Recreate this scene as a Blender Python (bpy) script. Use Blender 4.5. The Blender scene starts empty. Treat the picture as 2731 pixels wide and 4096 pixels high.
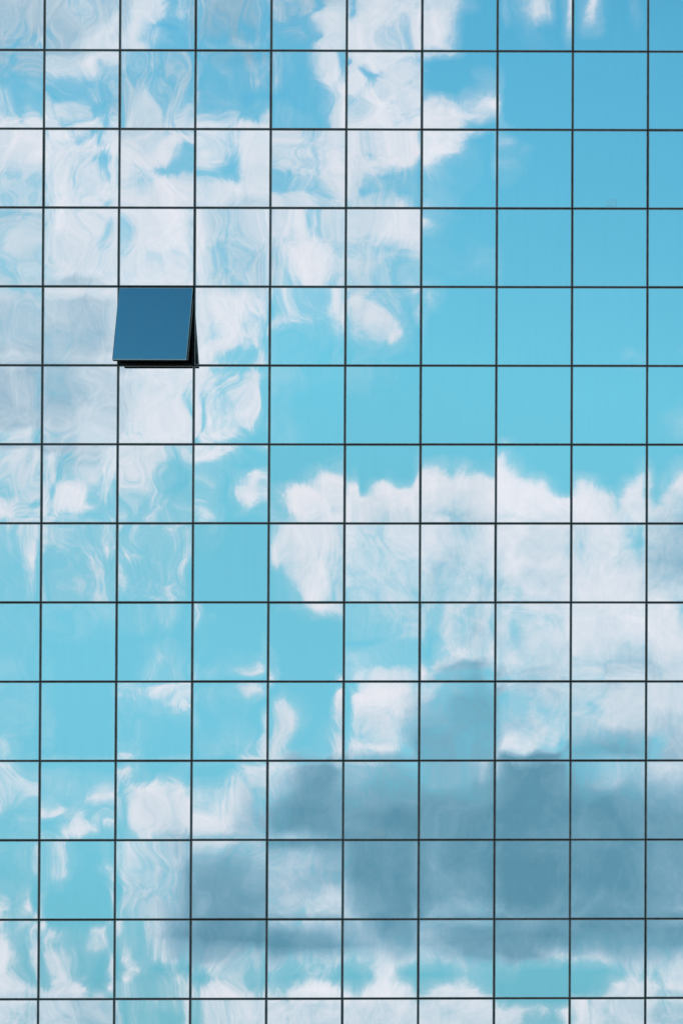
import bpy, bmesh, math, random
from math import sin, cos, pi, radians

random.seed(11)
scene = bpy.context.scene
COL = scene.collection

# ------------------------------------------------------------------ sizes (metres)
CW, CH = 1.5, 1.589            # width and height of one facade cell
LINE6 = 20.7                   # height of the joint below the sixth row in view
DIST = 59.4                    # camera to facade
CAMX, CAMZ = 30.6, LINE6 - 19.0
C0, C1 = -4, 13                # facade cells across (0..9 are in the picture)
R0, R1 = -3, 19                # facade cells down (0..13 are in the picture)


def lx(k):                     # x of the joint on the right of cell k
    return (k - 4) * CW


def lz(r):                     # z of the joint below row r
    return LINE6 + (6 - r) * CH


# ------------------------------------------------------------------ camera (architectural shift lens)
cd = bpy.data.cameras.new('camera')
cam = bpy.data.objects.new('camera', cd)
COL.objects.link(cam)
cam.location = (CAMX, -DIST, CAMZ)
cam.rotation_euler = (pi / 2 + 0.0171933, 0.0044048, -0.0150405)
cd.sensor_width = 36
cd.lens = 104.098
cd.shift_x = -1.543687
cd.shift_y = 0.881995
cd.clip_end = 6000
scene.camera = cam
scene.render.resolution_x, scene.render.resolution_y = 682, 1024

scene.view_settings.view_transform = 'Standard'
scene.view_settings.look = 'None'
scene.view_settings.exposure = 0
scene.view_settings.gamma = 1

# ------------------------------------------------------------------ sun (behind the building: the facade is in its own shade)
SUN_EL, SUN_ROT = radians(48), radians(35)
sl = bpy.data.lights.new('sun', 'SUN')
sl.energy = 3.2
sl.angle = radians(0.5)
sl.color = (1.0, 0.95, 0.88)
sun = bpy.data.objects.new('sun', sl)
COL.objects.link(sun)
sun.rotation_euler = (pi / 2 - SUN_EL, 0, pi - SUN_ROT)

# ------------------------------------------------------------------ world: clear sky with broken cumulus opposite the facade
# How much cloud (0 clear .. 9 solid) and how deep in its own shade (0 white .. 9 slate) the sky
# holds, counted in steps of about half a degree across the part of the sky that faces the building.
# per line: how much cloud | how deep in shade
CLOUDS = '''
888889 986777 898645 667766 567487 479878 787200 313750 481002 000000 | 444 433 222 555 444 311 111 111 111 000
888889 986777 898645 667766 567487 479878 787200 313750 481002 000000 | 444 433 222 555 443 311 111 111 111 000
888889 986777 898645 667766 567487 479878 787200 313750 481002 000000 | 444 433 222 555 432 211 111 111 111 000
776679 878887 895113 666735 223898 799876 895000 001200 550001 000000 | 444 433 222 555 431 111 111 111 111 000
777665 778888 986820 543735 254278 998764 984000 000010 000000 000000 | 444 322 222 555 431 111 111 111 111 000
777467 479957 334335 243664 422687 335877 000000 000000 000000 000000 | 444 313 333 443 331 222 000 000 000 000
555566 553446 455446 222456 211587 657877 000022 000000 000000 000000 | 444 323 333 443 331 222 000 000 000 000
667235 633634 653457 343111 111267 898778 000133 000000 000000 000000 | 444 434 333 443 332 111 000 000 000 000
455537 856237 775665 443222 211146 898777 665479 000000 000000 000000 | 211 233 222 332 222 111 000 000 000 000
366869 976448 887756 656222 874258 999776 998764 000000 000000 000000 | 211 132 222 332 222 111 000 000 000 000
888868 673837 885878 775887 896677 979778 997100 510000 000000 000000 | 111 111 111 111 111 111 111 111 000 000
888887 879886 889838 753898 876678 776788 987210 212000 000000 000000 | 111 111 111 111 111 111 111 111 000 000
888787 887641 876237 622896 336689 788878 852110 520000 000000 000000 | 221 111 111 111 222 111 111 111 000 000
776666 876897 857988 334897 335568 785444 321100 100000 000000 000000 | 222 111 111 111 222 222 111 111 000 000
676767 787788 899988 899989 777678 743552 221000 000000 000000 000000 | 222 111 111 111 222 222 111 111 000 000
666667 999875 999999 787887 988433 899878 831100 100000 000000 000000 | 333 111 111 333 111 111 111 000 000 000
777778 999867 999999 766688 878457 767888 241000 000000 000000 000000 | 333 111 111 333 111 111 111 000 000 000
666677 899876 889989 766677 779777 565578 111021 000000 000000 000000 | 333 111 111 333 111 222 111 000 000 000
666666 899887 888777 766676 679987 676547 111121 000000 000000 000000 | 333 111 222 333 111 222 111 000 000 000
666666 899787 778888 876778 659975 764545 111111 000000 000000 000000 | 333 111 222 333 111 222 111 000 000 000
999978 889999 888888 988876 647533 954521 520000 000000 000000 000000 | 333 443 222 111 111 111 111 000 000 000
777777 888889 888888 798757 147546 796431 310000 000000 000000 000000 | 444 443 222 111 111 111 111 000 000 000
777778 777899 888888 688763 676523 558742 000000 000000 000000 000000 | 444 443 222 111 111 111 111 000 000 000
888999 778999 888888 897683 211111 222321 000000 000000 000000 000000 | 444 443 111 111 111 111 111 000 000 000
999999 779999 888888 853236 211100 211000 000000 000000 000021 001111 | 333 432 111 111 111 111 111 000 000 000
999999 678999 799888 965489 543111 122110 000000 000000 000000 000000 | 444 543 111 111 111 000 000 000 000 000
999999 678899 999889 775688 321100 111000 000000 000000 000000 000000 | 444 543 111 111 111 000 000 000 000 000
999999 788889 999999 474789 110000 000000 000000 000000 000000 001111 | 444 543 111 111 111 000 000 000 000 000
999999 889999 899999 376778 110000 000000 000000 000000 000000 013333 | 444 433 111 111 000 000 000 000 000 011
999999 999999 679999 376676 121000 000000 000000 000000 000000 013333 | 444 433 111 111 000 000 000 000 000 011
555678 557878 887886 788720 000000 000000 000000 610000 000000 000000 | 321 431 111 111 000 000 000 000 000 000
566678 457777 887841 664201 000002 000100 772521 961000 000004 014444 | 321 431 111 111 000 000 000 000 000 012
455569 246876 787520 535038 001489 058987 999999 988720 661058 249999 | 221 321 111 111 000 000 011 000 000 123
999873 798357 435453 233089 049988 988988 987799 889998 899599 287777 | 111 111 111 111 001 111 121 011 011 235
999975 997732 253543 563137 179777 877877 876689 778899 999868 886666 | 111 111 111 111 001 222 232 211 011 345
555575 664324 442445 373000 147788 866788 987678 988889 788864 777777 | 211 111 111 111 011 222 122 111 111 454
333368 444444 652446 321000 678888 766789 987788 988888 588852 777777 | 211 111 111 111 011 222 122 111 111 454
222258 234555 333444 000000 977876 666667 766677 999999 678786 777777 | 111 222 222 111 111 222 233 111 112 564
222235 134566 334554 000000 237887 666666 766666 888887 999898 777777 | 111 222 222 111 111 222 223 222 111 443
222222 126554 334554 000000 113886 466754 666777 668888 999999 877777 | 111 222 222 111 111 222 223 222 111 322
111111 232222 435452 120000 000001 156666 657656 766677 888878 885555 | 111 111 111 111 111 222 223 222 111 124
111111 111111 211410 100000 000000 035556 447568 757677 888888 988888 | 111 111 111 111 111 122 223 222 111 124
111111 000000 001100 100003 000000 000245 126677 667788 888878 898888 | 111 111 111 111 000 012 223 222 122 113
111111 100000 135531 001142 000000 144322 036866 786777 776677 788888 | 000 111 111 111 000 012 012 122 233 223
111210 100000 442243 132587 000001 078987 487778 766787 778888 788888 | 000 111 111 111 000 012 256 342 233 223
333222 000000 455764 131110 020000 999989 755555 346677 676887 997777 | 111 111 111 111 111 000 356 333 222 112
222222 000000 233465 001100 571000 887779 755666 455656 656888 898888 | 111 111 111 111 111 111 567 333 222 122
222223 000000 233342 113321 582000 679877 666666 676765 667888 887777 | 111 111 222 222 211 222 677 333 333 332
333322 000000 111111 232443 762013 556776 666666 787774 666666 458888 | 111 111 111 222 222 222 777 223 556 443
555511 000000 131000 232334 861037 887852 667777 876843 666666 468888 | 111 111 111 222 222 112 777 113 777 654
555557 543457 772002 100078 778888 566665 666568 888888 555666 888888 | 111 111 111 111 267 566 662 888 633 225
666364 334675 642355 101467 778888 666666 666677 888888 666876 787777 | 111 111 111 112 477 677 666 888 645 445
555121 863234 258878 756884 778888 777777 777777 888888 777777 777777 | 111 111 111 114 677 777 777 898 787 666
222143 027357 379988 889867 778888 888888 888888 888888 888888 888888 | 111 111 122 126 788 788 777 888 788 777
111124 058721 268988 999866 778888 888888 888888 888888 888888 888888 | 111 111 122 136 888 788 788 888 788 777
222233 472002 147668 766666 777777 888888 888888 888888 888888 888888 | 222 211 124 355 546 888 788 888 888 777
111122 561015 476678 777777 777777 888888 888888 888888 888888 888888 | 222 211 133 674 445 888 788 999 898 777
111112 120001 766666 888877 777777 888888 888888 888888 888888 888888 | 222 211 334 776 455 888 777 999 998 777
444245 000000 666666 888888 777788 888888 888888 888888 888888 888888 | 211 111 334 777 432 688 777 998 888 777
777348 000000 766667 888887 776777 788888 777777 888888 888888 888888 | 211 112 344 776 423 478 565 888 887 667
555453 641168 326788 888888 888888 888888 888888 888888 888888 888888 | 112 112 136 787 766 487 578 767 888 788
777533 542376 328888 999998 888888 787877 788899 888888 777777 777777 | 111 123 147 888 878 656 578 888 887 777
999851 882210 725776 578765 746567 467777 567778 888877 777777 767788 | 111 122 125 433 433 333 357 773 444 443
777752 778300 371041 014641 310441 027820 001331 110000 000256 366777 | 111 111 111 111 111 111 111 111 111 111
888887 889811 831346 489987 648998 799986 179972 000000 002778 748899 | 111 111 111 111 111 111 111 111 111 111
777666 777777 143554 777787 877777 877788 977788 886646 968678 766666 | 222 333 211 222 222 222 222 222 222 333
777666 777777 142311 777787 877777 877788 977788 883224 968678 766666 | 222 333 211 222 222 222 222 222 222 333
777666 777777 142311 777787 877777 877788 977788 883224 968678 766666 | 222 333 211 222 222 222 222 222 222 333
'''
cloud_rows = []
for ln in CLOUDS.strip().split('\n'):
    c_, s_ = ln.split('|')
    cloud_rows.append(([int(ch) / 9 for ch in c_.replace(' ', '')], [int(ch) / 9 for ch in s_.replace(' ', '')]))
assert all(len(r[0]) == 60 and len(r[1]) == 30 for r in cloud_rows)
# five lines to a degree-and-a-half band; the outermost lines run on past the charted part of the sky
cloud_rows = [cloud_rows[0]] * 5 + cloud_rows + [cloud_rows[-1]] * 8
FIRST = 0.1 - 5 * 0.2

world = bpy.data.worlds.new('World')
world.use_nodes = True
wt = world.node_tree
wt.nodes.clear()


class NT:
    def __init__(self, tree):
        self.t = tree

    def n(self, kind, **kw):
        nd = self.t.nodes.new(kind)
        for k, v in kw.items():
            setattr(nd, k, v)
        return nd

    def put(self, sock, v):
        if isinstance(v, bpy.types.NodeSocket):
            self.t.links.new(v, sock)
        else:
            sock.default_value = v

    def m(self, op, a, b=0.0, c=0.0, clamp=False):
        nd = self.n('ShaderNodeMath', operation=op, use_clamp=clamp)
        for i, v in enumerate((a, b, c)):
            self.put(nd.inputs[i], v)
        return nd.outputs[0]

    def vm(self, op, a, b=(0, 0, 0), c=None, scale=None):
        nd = self.n('ShaderNodeVectorMath', operation=op)
        self.put(nd.inputs[0], a)
        self.put(nd.inputs[1], b)
        if c is not None:
            self.put(nd.inputs[2], c)
        if scale is not None:
            self.put(nd.inputs['Scale'], scale)
        return nd.outputs['Value'] if op == 'LENGTH' else nd.outputs[0]

    def mix(self, f, a, b, kind='RGBA', blend='MIX'):
        nd = self.n('ShaderNodeMix', data_type=kind, clamp_factor=True)
        if kind == 'RGBA':
            nd.blend_type = blend
        o = {'RGBA': 6, 'FLOAT': 2, 'VECTOR': 4}[kind]
        self.put(nd.inputs[0], f)
        self.put(nd.inputs[o], a)
        self.put(nd.inputs[o + 1], b)
        return nd.outputs[{'RGBA': 2, 'FLOAT': 0, 'VECTOR': 1}[kind]]

    def noise(self, vec, scale, detail=4, rough=0.5, dist=0.0):
        nd = self.n('ShaderNodeTexNoise')
        self.put(nd.inputs['Vector'], vec)
        nd.inputs['Scale'].default_value = scale
        nd.inputs['Detail'].default_value = detail
        nd.inputs['Roughness'].default_value = rough
        nd.inputs['Distortion'].default_value = dist
        return nd

    def mr(self, v, a, b, c, d, smooth=False):
        nd = self.n('ShaderNodeMapRange', interpolation_type='SMOOTHSTEP' if smooth else 'LINEAR')
        for i, x in enumerate((v, a, b, c, d)):
            self.put(nd.inputs[i], x)
        return nd.outputs[0]


W = NT(wt)
geo = W.n('ShaderNodeTexCoord')
dirv = geo.outputs['Generated']
sep = W.n('ShaderNodeSeparateXYZ')
W.put(sep.inputs[0], dirv)
dx, dy, dz = sep.outputs
fwd = W.m('MAXIMUM', W.m('MULTIPLY', dy, -1.0), 0.02)
tu, tv = W.m('DIVIDE', dx, fwd), W.m('DIVIDE', dz, fwd)
# tangent-plane coordinates of that part of the sky, 0..10 across and 0..14 down
su = W.m('MULTIPLY_ADD', tu, DIST / CW, CAMX / CW + 5)
sv = W.m('MULTIPLY_ADD', tv, -DIST / CH, 7 + 19.0 / CH)
cmb = W.n('ShaderNodeCombineXYZ')
W.put(cmb.inputs[0], su)
W.put(cmb.inputs[1], sv)
pv = cmb.outputs[0]
# billowing: the cloud field is bent by two sizes of noise before it is read
wob = W.noise(pv, 2.6, 4, 0.6)
wv = W.vm('MULTIPLY', W.vm('SUBTRACT', wob.outputs['Color'], (0.5, 0.5, 0.5)), (0.22, 0.22, 0))
pw = W.vm('ADD', pv, wv)
sp2 = W.n('ShaderNodeSeparateXYZ')
W.put(sp2.inputs[0], pw)
cu, cvv = sp2.outputs[0], sp2.outputs[1]


def table(cols, u):
    """one colour-ramp node holding three lines of the chart in its three channels"""
    r = W.n('ShaderNodeValToRGB')
    els = r.color_ramp.elements
    k = len(cols[0])
    while len(els) < k:
        els.new(0.5)
    els.foreach_set('position', [i / (k - 1) for i in range(k)])
    els.foreach_set('color', [v for i in range(k) for v in (cols[0][i], cols[1][i], cols[2][i], 1)])
    W.put(r.inputs[0], u)
    return r.outputs[0]


uL = W.m('MULTIPLY_ADD', cu, 6 / 30, -0.5 / 30)
uR = W.m('MULTIPLY_ADD', cu, 6 / 30, -29.5 / 30)
uS = W.m('MULTIPLY_ADD', cu, 3 / 29, -0.5 / 29)
right = W.m('GREATER_THAN', cu, 30.0 / 6)
row3 = W.n('ShaderNodeCombineXYZ')
for i in range(3):
    W.put(row3.inputs[i], cvv)
m_cov = m_shd = None
for j in range(0, len(cloud_rows), 3):
    trio = cloud_rows[j:j + 3]
    p = [FIRST + 0.2 * (j + i) for i in range(3)]
    wgt = W.vm('ABSOLUTE', W.vm('SUBTRACT', row3.outputs[0], p))
    wgt = W.vm('MAXIMUM', W.vm('MULTIPLY_ADD', wgt, (-5, -5, -5), (1, 1, 1)), (0, 0, 0))
    cL = table([t[0][:31] for t in trio], uL)
    cR = table([t[0][29:] for t in trio], uR)
    cS = table([t[1] for t in trio], uS)
    dots = []
    for v in (W.mix(right, cL, cR), cS):
        d = W.n('ShaderNodeVectorMath', operation='DOT_PRODUCT')
        W.put(d.inputs[0], v)
        W.put(d.inputs[1], wgt)
        dots.append(d.outputs['Value'])
    m_cov = dots[0] if m_cov is None else W.m('ADD', m_cov, dots[0])
    m_shd = dots[1] if m_shd is None else W.m('ADD', m_shd, dots[1])
# elsewhere in the sky: scattered clouds of the same sort
far = W.noise(dirv, 5.0, 5, 0.55)
g_cov = W.mr(far.outputs[0], 0.46, 0.62, 0.0, 0.95)
g_cov = W.m('MULTIPLY', g_cov, W.mr(dz, 0.42, 0.46, 1.0, 0.0))
inx = W.m('MULTIPLY', W.mr(su, -1.5, -0.5, 0, 1), W.mr(su, 10.5, 11.5, 1, 0))
iny = W.m('MULTIPLY', W.mr(sv, -1.5, -0.6, 0, 1), W.mr(sv, 14.5, 15.5, 1, 0))
here = W.m('MULTIPLY', W.m('MULTIPLY', inx, iny), W.m('LESS_THAN', dy, -0.02))
cov = W.mix(here, g_cov, m_cov, 'FLOAT')
shd = W.mix(here, 0.25, m_shd, 'FLOAT')
# fibrous detail
n1a = W.noise(pw, 3.4, 10, 0.68, 0.2).outputs[0]
big = W.noise(pv, 0.8, 2, 0.5)
comb = W.vm('ADD', pv, W.vm('MULTIPLY', W.vm('SUBTRACT', big.outputs['Color'], (0.5, 0.5, 0.5)), (1.6, 1.6, 0)))
n1b = W.noise(W.vm('MULTIPLY', comb, (7.5, 1.8, 1)), 1.0, 8, 0.66, 0.1).outputs[0]
n1c = W.noise(W.vm('MULTIPLY', comb, (13, 6, 1)), 1.0, 6, 0.62, 0.15).outputs[0]
n1 = W.mix(W.mr(su, 3.5, 6.5, 0.68, 0.12), n1a, n1b, 'FLOAT')
n1 = W.mix(0.3, n1, n1c, 'FLOAT')
n2 = W.noise(pv, 0.9, 4, 0.55, 0.6).outputs[0]
amp = W.m('MULTIPLY_ADD', W.m('MULTIPLY', cov, W.m('SUBTRACT', 1.0, cov)), W.mr(su, 4.5, 6.5, 6.2, 4.2), W.m('MULTIPLY', cov, W.mr(su, 4.0, 6.5, 0.38, 0.12)))
c2 = W.m('MULTIPLY_ADD', W.m('SUBTRACT', n1, 0.5), amp, cov)
veil = W.mr(c2, 0.03, 1.0, 0.0, 1.0)
heap = W.mr(c2, 0.38, 0.86, 0.0, 1.0, smooth=True)
alpha = W.mix(0.5, veil, heap, 'FLOAT')
sh2 = W.m('MULTIPLY_ADD', W.m('SUBTRACT', n1, 0.5), -0.6, shd)
sh2 = W.m('MULTIPLY_ADD', W.m('SUBTRACT', n2, 0.5), 0.6, sh2, clamp=True)
ramp = W.n('ShaderNodeValToRGB')
W.put(ramp.inputs[0], sh2)
for p_, c_ in ((0.0, (0.93, 0.925, 0.985, 1)), (0.26, (0.68, 0.79, 0.88, 1)), (0.52, (0.37, 0.555, 0.69, 1)), (0.74, (0.205, 0.41, 0.54, 1)), (0.97, (0.12, 0.31, 0.43, 1))):
    e = ramp.color_ramp.elements[0] if p_ == 0 else ramp.color_ramp.elements.new(p_)
    e.position, e.color = p_, c_
ramp.color_ramp.elements.remove(ramp.color_ramp.elements[-1]) if ramp.color_ramp.elements[-1].position > 0.99 else None
sky = W.n('ShaderNodeTexSky', sky_type='NISHITA', sun_disc=False)
sky.sun_elevation, sky.sun_rotation = SUN_EL, SUN_ROT
sky.altitude = 200
sky.air_density, sky.dust_density, sky.ozone_density = 1.0, 0.6, 1.0
bg1 = W.n('ShaderNodeBackground')
# colour of the clear air by height above the horizon (a cyan summer haze low down, deeper blue overhead)
air = W.n('ShaderNodeValToRGB')
W.put(air.inputs[0], dz)
AIR = ((0.0, (0.3, 0.55, 0.5)), (0.14, (0.31, 0.64, 0.61)), (0.167, (0.37, 0.80, 0.73)), (0.22, (0.50, 1.07, 0.92)), (0.277, (0.58, 1.24, 1.0)), (0.317, (0.64, 1.48, 1.19)), (0.41, (0.54, 1.47, 1.32)), (0.55, (0.21, 0.66, 0.70)), (1.0, (0.2, 0.6, 0.7)))
while len(air.color_ramp.elements) < len(AIR):
    air.color_ramp.elements.new(0.5)
for e, (p_, c_) in zip(air.color_ramp.elements, AIR):
    e.position = p_
for e, (p_, c_) in zip(air.color_ramp.elements, AIR):
    e.color = c_ + (1,)
W.put(bg1.inputs[0], W.vm('MULTIPLY', sky.outputs[0], air.outputs[0]))
bg1.inputs[1].default_value = 0.15
bg2 = W.n('ShaderNodeBackground')
W.put(bg2.inputs[0], ramp.outputs[0])
bg2.inputs[1].default_value = 1.0
mx = W.n('ShaderNodeMixShader')
W.put(mx.inputs[0], alpha)
wt.links.new(bg1.outputs[0], mx.inputs[1])
wt.links.new(bg2.outputs[0], mx.inputs[2])
wo = W.n('ShaderNodeOutputWorld')
wt.links.new(mx.outputs[0], wo.inputs[0])
scene.world = world
world.cycles.sampling_method = 'MANUAL'
world.cycles.sample_map_resolution = 256


# ------------------------------------------------------------------ materials
def material(name):
    m = bpy.data.materials.new(name)
    m.use_nodes = True
    t = NT(m.node_tree)
    b = m.node_tree.nodes['Principled BSDF']
    return m, t, b


def mat_glass(name, tint, dirt, dirt0=0.0, dcol=0.42):
    m, t, b = material(name)
    oi = t.n('ShaderNodeObjectInfo')
    k = t.mr(oi.outputs['Random'], 0, 1, 0.955, 1.0)
    col = t.mix(1.0, tint + (1,), k, 'RGBA', 'MULTIPLY')
    t.put(b.inputs['Base Color'], col)
    b.inputs['Metallic'].default_value = 1.0
    b.inputs['Roughness'].default_value = 0.0
    # thin film of dust, streaked downwards by rain
    tc = t.n('ShaderNodeTexCoord')
    mp = t.n('ShaderNodeMapping')
    mp.inputs['Scale'].default_value = (9, 1, 0.7)
    t.put(mp.inputs[0], tc.outputs['Object'])
    loc = t.vm('ADD', mp.outputs[0], t.vm('SCALE', oi.outputs['Location'], scale=3.7))
    f = t.mr(t.noise(loc, 1.0, 5, 0.6).outputs[0], 0.4, 0.75, dirt0, dirt)
    d = t.n('ShaderNodeBsdfDiffuse')
    d.inputs[0].default_value = (dcol, dcol, dcol * 0.97, 1)
    mxs = t.n('ShaderNodeMixShader')
    t.put(mxs.inputs[0], f)
    m.node_tree.links.new(b.outputs[0], mxs.inputs[1])
    m.node_tree.links.new(d.outputs[0], mxs.inputs[2])
    m.node_tree.links.new(mxs.outputs[0], m.node_tree.nodes['Material Output'].inputs[0])
    return m


def mat_plain(name, col, rough, var=0.25, scale=6.0, metal=0.0):
    m, t, b = material(name)
    tc = t.n('ShaderNodeTexCoord')
    f = t.noise(tc.outputs['Object'], scale, 5, 0.6).outputs[0]
    lo = tuple(c * (1 - var) for c in col) + (1,)
    hi = tuple(min(1, c * (1 + var)) for c in col) + (1,)
    t.put(b.inputs['Base Color'], t.mix(t.mr(f, 0.3, 0.7, 0, 1), lo, hi))
    b.inputs['Roughness'].default_value = rough
    b.inputs['Metallic'].default_value = metal
    return m


GLASS = mat_glass('mirror_glass', (0.89, 0.91, 0.92), 0.03)
SASHGLASS = mat_glass('sash_glass', (0.82, 0.87, 0.90), 0.07, 0.01)
LIP = mat_plain('bronze_anodised_edge', (0.40, 0.35, 0.33), 0.5, 0.3, 5)
BLACK = mat_plain('black_gasket', (0.006, 0.006, 0.006), 0.7, 0.3, 9)
DARKIN = mat_plain('dark_interior', (0.02, 0.02, 0.02), 0.9)
TRIM = mat_plain('pale_aluminium_trim', (0.78, 0.77, 0.76), 0.5, 0.1, 20)
STEEL = mat_plain('stay_steel', (0.05, 0.045, 0.04), 0.4, 0.2, 20, 0.6)
BODY = mat_plain('dark_cladding', (0.10, 0.11, 0.12), 0.6, 0.2, 0.6)
ROOFM = mat_plain('roof_membrane', (0.28, 0.28, 0.27), 0.9, 0.2, 0.8)
PAPER = mat_glass('notice_film', (0.93, 0.93, 0.93), 0.2, 0.15, 0.8)


# ------------------------------------------------------------------ mesh helpers
def link(name, me, parent=None, loc=(0, 0, 0)):
    o = bpy.data.objects.new(name, me)
    COL.objects.link(o)
    o.location = loc
    if parent is not None:
        o.parent = parent
    return o


def mesh(name, v, f, mat, smooth=False):
    me = bpy.data.meshes.new(name)
    me.from_pydata(v, [], f)
    me.materials.append(mat)
    if smooth:
        me.polygons.foreach_set('use_smooth', [True] * len(me.polygons))
    me.update()
    return me


class Boxes:
    def __init__(self):
        self.v, self.f = [], []

    def box(self, x0, x1, y0, y1, z0, z1):
        b = len(self.v)
        self.v += [(x0, y0, z0), (x1, y0, z0), (x1, y1, z0), (x0, y1, z0), (x0, y0, z1), (x1, y0, z1), (x1, y1, z1), (x0, y1, z1)]
        self.f += [tuple(b + i for i in q) for q in ((0, 3, 2, 1), (4, 5, 6, 7), (0, 1, 5, 4), (1, 2, 6, 5), (2, 3, 7, 6), (3, 0, 4, 7))]
        return self

    def bar(self, p, q, r):
        import mathutils
        p, q = mathutils.Vector(p), mathutils.Vector(q)
        d = (q - p).normalized()
        a = d.orthogonal().normalized()
        c = d.cross(a)
        b = len(self.v)
        for e in (p, q):
            for i in range(8):
                t = 2 * pi * i / 8
                self.v.append(tuple(e + a * (r * cos(t)) + c * (r * sin(t))))
        for i in range(8):
            self.f.append((b + i, b + (i + 1) % 8, b + 8 + (i + 1) % 8, b + 8 + i))
        self.f += [tuple(b + 7 - i for i in range(8)), tuple(b + 8 + i for i in range(8))]
        return self


GAP = 0.011                    # half of the open joint
LIPW = 0.014                   # edge profile of each pane
PW2, PH2 = CW / 2 - GAP - LIPW, CH / 2 - GAP - LIPW


def frame_boxes(mb, ox=0.0, oz=0.0, y0=-0.004, y1=0.02):
    a, b = PW2, PH2
    A, B = PW2 + LIPW, PH2 + LIPW
    mb.box(ox - A, ox + A, y0, y1, oz + b, oz + B)
    mb.box(ox - A, ox + A, y0, y1, oz - B, oz - b)
    mb.box(ox - A, ox - a, y0, y1, oz - b, oz + b)
    mb.box(ox + a, ox + A, y0, y1, oz - b, oz + b)
    return mb


def warp_params(c, r):
    """how far this pane's glass is out of true: lean, bow and ripple, as slopes"""
    rnd = random.Random(c * 131 + r * 7919 + 5)
    calm = 1.0
    if c >= 6 and 5 <= r <= 7:
        calm = 0.35
    elif c >= 6 and r <= 4:
        calm = 0.7
    elif r >= 10 and c >= 4:
        calm = 0.6
    if c <= 5 and r <= 4 or c <= 3 and r <= 9:
        calm = 1.3
    tilt = (rnd.gauss(0, 0.0006) * calm, rnd.gauss(0, 0.0006) * calm)
    bow = (rnd.choice((-1, 1, 1)) * rnd.uniform(0.0005, 0.0026) * calm, rnd.choice((-1, 1, 1)) * rnd.uniform(0.0005, 0.0026) * calm)
    waves = []
    for lam, sl_, n in ((1.5, 0.0006, 3), (0.7, 0.0004, 3), (0.3, 0.00010, 2)):
        for _ in range(n):
            th = rnd.gauss(0, 0.5) + (pi / 2 if rnd.random() < 0.6 else 0)
            L = lam * rnd.uniform(0.7, 1.3)
            k = 2 * pi / L
            waves.append((k * cos(th), k * sin(th), sl_ * calm * rnd.uniform(0.3, 1.2) / k, rnd.uniform(0, 2 * pi)))
    return tilt, bow, waves


def pane_verts(c, r, n, ox=0.0, oz=0.0):
    tilt, bow, waves = warp_params(c, r)
    v = []
    for j in range(n + 1):
        z = -PH2 + 2 * PH2 * j / n
        for i in range(n + 1):
            x = -PW2 + 2 * PW2 * i / n
            y = tilt[0] * x + tilt[1] * z
            y += bow[0] * (abs(x) ** 5) / (5 * PW2 ** 4) + bow[1] * (abs(z) ** 5) / (5 * PH2 ** 4)
            for kx, kz, a, ph in waves:
                y += a * sin(kx * x + kz * z + ph)
            v.append((ox + x, y, oz + z))
    return v


def pane_faces(n, b=0):
    return [(b + j * (n + 1) + i, b + j * (n + 1) + i + 1, b + (j + 1) * (n + 1) + i + 1, b + (j + 1) * (n + 1) + i) for j in range(n) for i in range(n)]


# ------------------------------------------------------------------ the setting
gm, gt, gb = material('paving')
tc = gt.n('ShaderNodeTexCoord')
br = gt.n('ShaderNodeTexBrick')
gt.put(br.inputs['Vector'], tc.outputs['Object'])
br.inputs['Scale'].default_value = 1.6
br.inputs['Color1'].default_value = (0.23, 0.22, 0.21, 1)
br.inputs['Color2'].default_value = (0.27, 0.26, 0.25, 1)
br.inputs['Mortar'].default_value = (0.11, 0.105, 0.10, 1)
br.inputs['Mortar Size'].default_value = 0.012
gt.put(gb.inputs['Base Color'], br.outputs[0])
gb.inputs['Roughness'].default_value = 0.85
g = link('ground', mesh('ground', [(-2500, -2500, 0), (2500, -2500, 0), (2500, 2500, 0), (-2500, 2500, 0)], [(0, 1, 2, 3)], gm))
g['kind'] = 'structure'

# ------------------------------------------------------------------ the building
XL, XR = lx(C0 - 1), lx(C1)
ZT = lz(R0 - 1)
bld = bpy.data.objects.new('glass_building', None)
COL.objects.link(bld)
bld['label'] = 'tall office facade of square mirror glass panes reflecting blue sky and clouds'
bld['category'] = 'building'

OPEN_C, OPEN_R = 2, 4
ocx, ocz = (lx(OPEN_C - 1) + lx(OPEN_C)) / 2, (lz(OPEN_R - 1) + lz(OPEN_R)) / 2

# wall mass behind the glass, with a hole at the open window
hx0, hx1 = ocx - CW / 2 + 0.035, ocx + CW / 2 - 0.035
hz0, hz1 = ocz - CH / 2 + 0.035, ocz + CH / 2 - 0.035
YB = 24.0
w = Boxes()
w.box(XL, hx0, 0.05, 1.6, 0, ZT)
w.box(hx1, XR, 0.05, 1.6, 0, ZT)
w.box(hx0, hx1, 0.05, 1.6, 0, hz0)
w.box(hx0, hx1, 0.05, 1.6, hz1, ZT)
link('backing_wall', mesh('backing_wall', w.v, w.f, BLACK), bld)
link('wall', mesh('wall', *(lambda b: (b.v, b.f))(Boxes().box(XL - 0.3, XR + 0.3, 1.603, YB, 0, ZT + 0.3)), BODY), bld)
link('roof', mesh('roof', *(lambda b: (b.v, b.f))(Boxes().box(XL - 0.4, XR + 0.4, -0.05, YB + 0.1, ZT + 0.303, ZT + 0.6)), ROOFM), bld)

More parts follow.
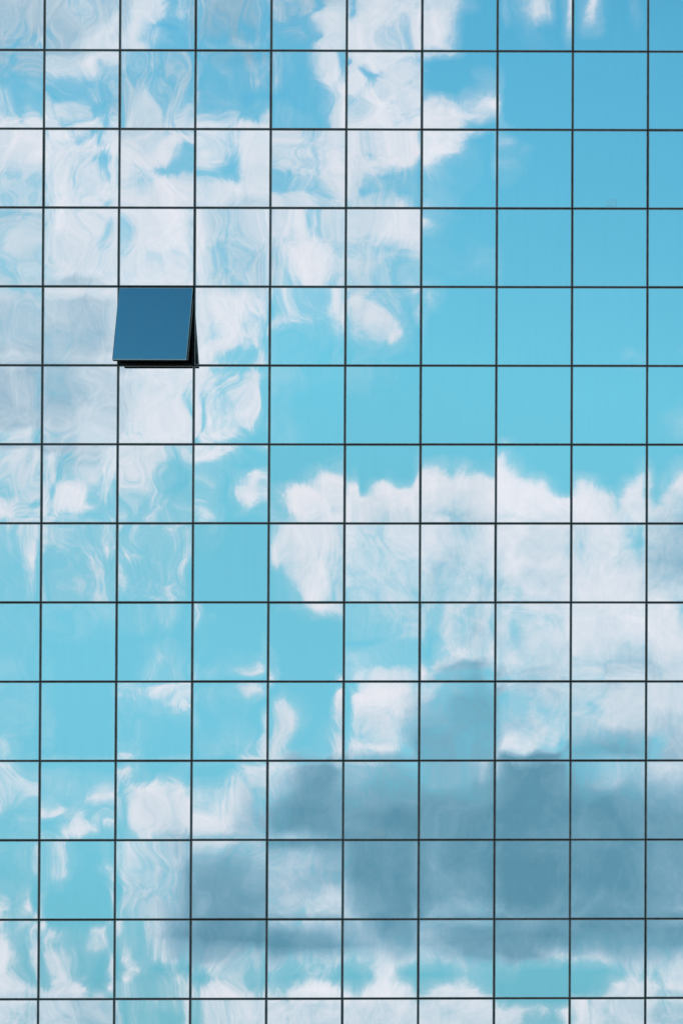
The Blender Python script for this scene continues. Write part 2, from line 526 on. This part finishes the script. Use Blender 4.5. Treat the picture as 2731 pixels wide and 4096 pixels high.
# panes: each whole pane in view is a part; those the picture cuts or leaves out are one mass
frame_me = mesh('window_frame', *(lambda b: (b.v, b.f))(frame_boxes(Boxes())), LIP)
single = [(c, r) for r in range(1, 13) for c in range(1, 9) if (c, r) != (OPEN_C, OPEN_R)] + [(c, 0) for c in (1, 2, 3, 4)]
N = 36
notices = {(8, 2): (0.02, -0.67, 0.105, 0.075), (5, 10): (-0.04, -0.635, 0.15, 0.10)}
for c, r in single:
    px, pz = (lx(c - 1) + lx(c)) / 2, (lz(r - 1) + lz(r)) / 2
    o = link('window', mesh('window', pane_verts(c, r, N), pane_faces(N), GLASS, True), bld, (px + random.gauss(0, 0.0012), 0.006, pz + random.gauss(0, 0.0012)))
    link('window_frame', frame_me, o)
    if (c, r) in notices:
        x_, z_, a_, b_ = notices[(c, r)]
        nb = Boxes().box(x_ - a_, x_ + a_, -0.0032, -0.0018, z_ - b_, z_ + b_)
        link('notice', mesh('notice', nb.v, nb.f, PAPER), o)

mv, mf = [], []
fb = Boxes()
for r in range(R0, R1 + 1):
    for c in range(C0, C1 + 1):
        if (c, r) in single or (c, r) == (OPEN_C, OPEN_R):
            continue
        px, pz = (lx(c - 1) + lx(c)) / 2, (lz(r - 1) + lz(r)) / 2 - LINE6
        px += random.gauss(0, 0.0012)
        pz += random.gauss(0, 0.0012)
        n = N if (0 <= c <= 9 and 0 <= r <= 13) else 10
        b = len(mv)
        mv += pane_verts(c, r, n, px, pz)
        mf += pane_faces(n, b)
        frame_boxes(fb, px, pz)
rest = link('glazing', mesh('glazing', mv, mf, GLASS, True), bld, (0, 0.006, LINE6))
rest['kind'] = 'stuff'
link('glazing_frame', mesh('glazing_frame', fb.v, fb.f, LIP), rest)

# ------------------------------------------------------------------ the open window: top hung, pushed out at the bottom
ANG = radians(8.1)
T = 0.055                      # depth of the sash
SW, SH = CW / 2 - 0.006, CH - 0.024
win = Boxes()
# local frame: hinge line at the top, z down the sash, front face at y = 0
win.box(-SW + 0.012, SW - 0.012, 0.006, T, -SH + 0.012, -0.002)
wo_ = link('open_window', mesh('open_window', win.v, win.f, BLACK), bld, (ocx - 0.004, -0.004, ocz + CH / 2 - 0.026))
wo_.rotation_euler = (-ANG, 0, 0)
wo_['label'] = 'window pushed open at the bottom'
gl = [( -SW + 0.022, 0, -SH + 0.03), (SW - 0.02, 0, -SH + 0.03), (SW - 0.02, 0, -0.012), (-SW + 0.022, 0, -0.012)]
link('sash_glass', mesh('sash_glass', gl, [(0, 1, 2, 3)], SASHGLASS), wo_)
for za, zb in ((-SH + 0.012, -SH + 0.03), (-0.014, -0.004)):
    tb = Boxes().box(-SW + 0.014, SW - 0.012, -0.002, 0.005, za, zb)
    link('sash_trim', mesh('sash_trim', tb.v, tb.f, TRIM), wo_)
for xa, xb, ya, yb, m_ in ((-SW + 0.014, -SW + 0.022, -0.002, 0.005, LIP), (SW - 0.02, SW - 0.012, -0.002, 0.005, TRIM), (SW - 0.0115, SW - 0.006, T - 0.016, T - 0.002, LIP)):
    eb = Boxes().box(xa, xb, ya, yb, -SH + 0.03, -0.014)
    link('sash_edge', mesh('sash_edge', eb.v, eb.f, m_), wo_)
for s in (-1, 1):
    st = Boxes()
    st.bar((s * (SW - 0.09), T + 0.004, -SH + 0.10), (s * (SW - 0.07), T + 0.16, -SH + 0.20), 0.011)
    link('stay_arm', mesh('stay_arm', st.v, st.f, STEEL), wo_)
# fixed frame round the opening and the dark room behind it
rf = Boxes()
A, B = CW / 2 - GAP, CH / 2 - GAP
for b_ in ((-A, A, 0.004, 0.1, B - 0.03, B), (-A, A, 0.004, 0.1, -B, -B + 0.03), (-A, -A + 0.03, 0.004, 0.1, -B + 0.03, B - 0.03), (A - 0.03, A, 0.004, 0.1, -B + 0.03, B - 0.03)):
    rf.box(b_[0] + ocx, b_[1] + ocx, b_[2], b_[3], b_[4] + ocz, b_[5] + ocz)
link('opening_frame', mesh('opening_frame', rf.v, rf.f, BLACK), bld)
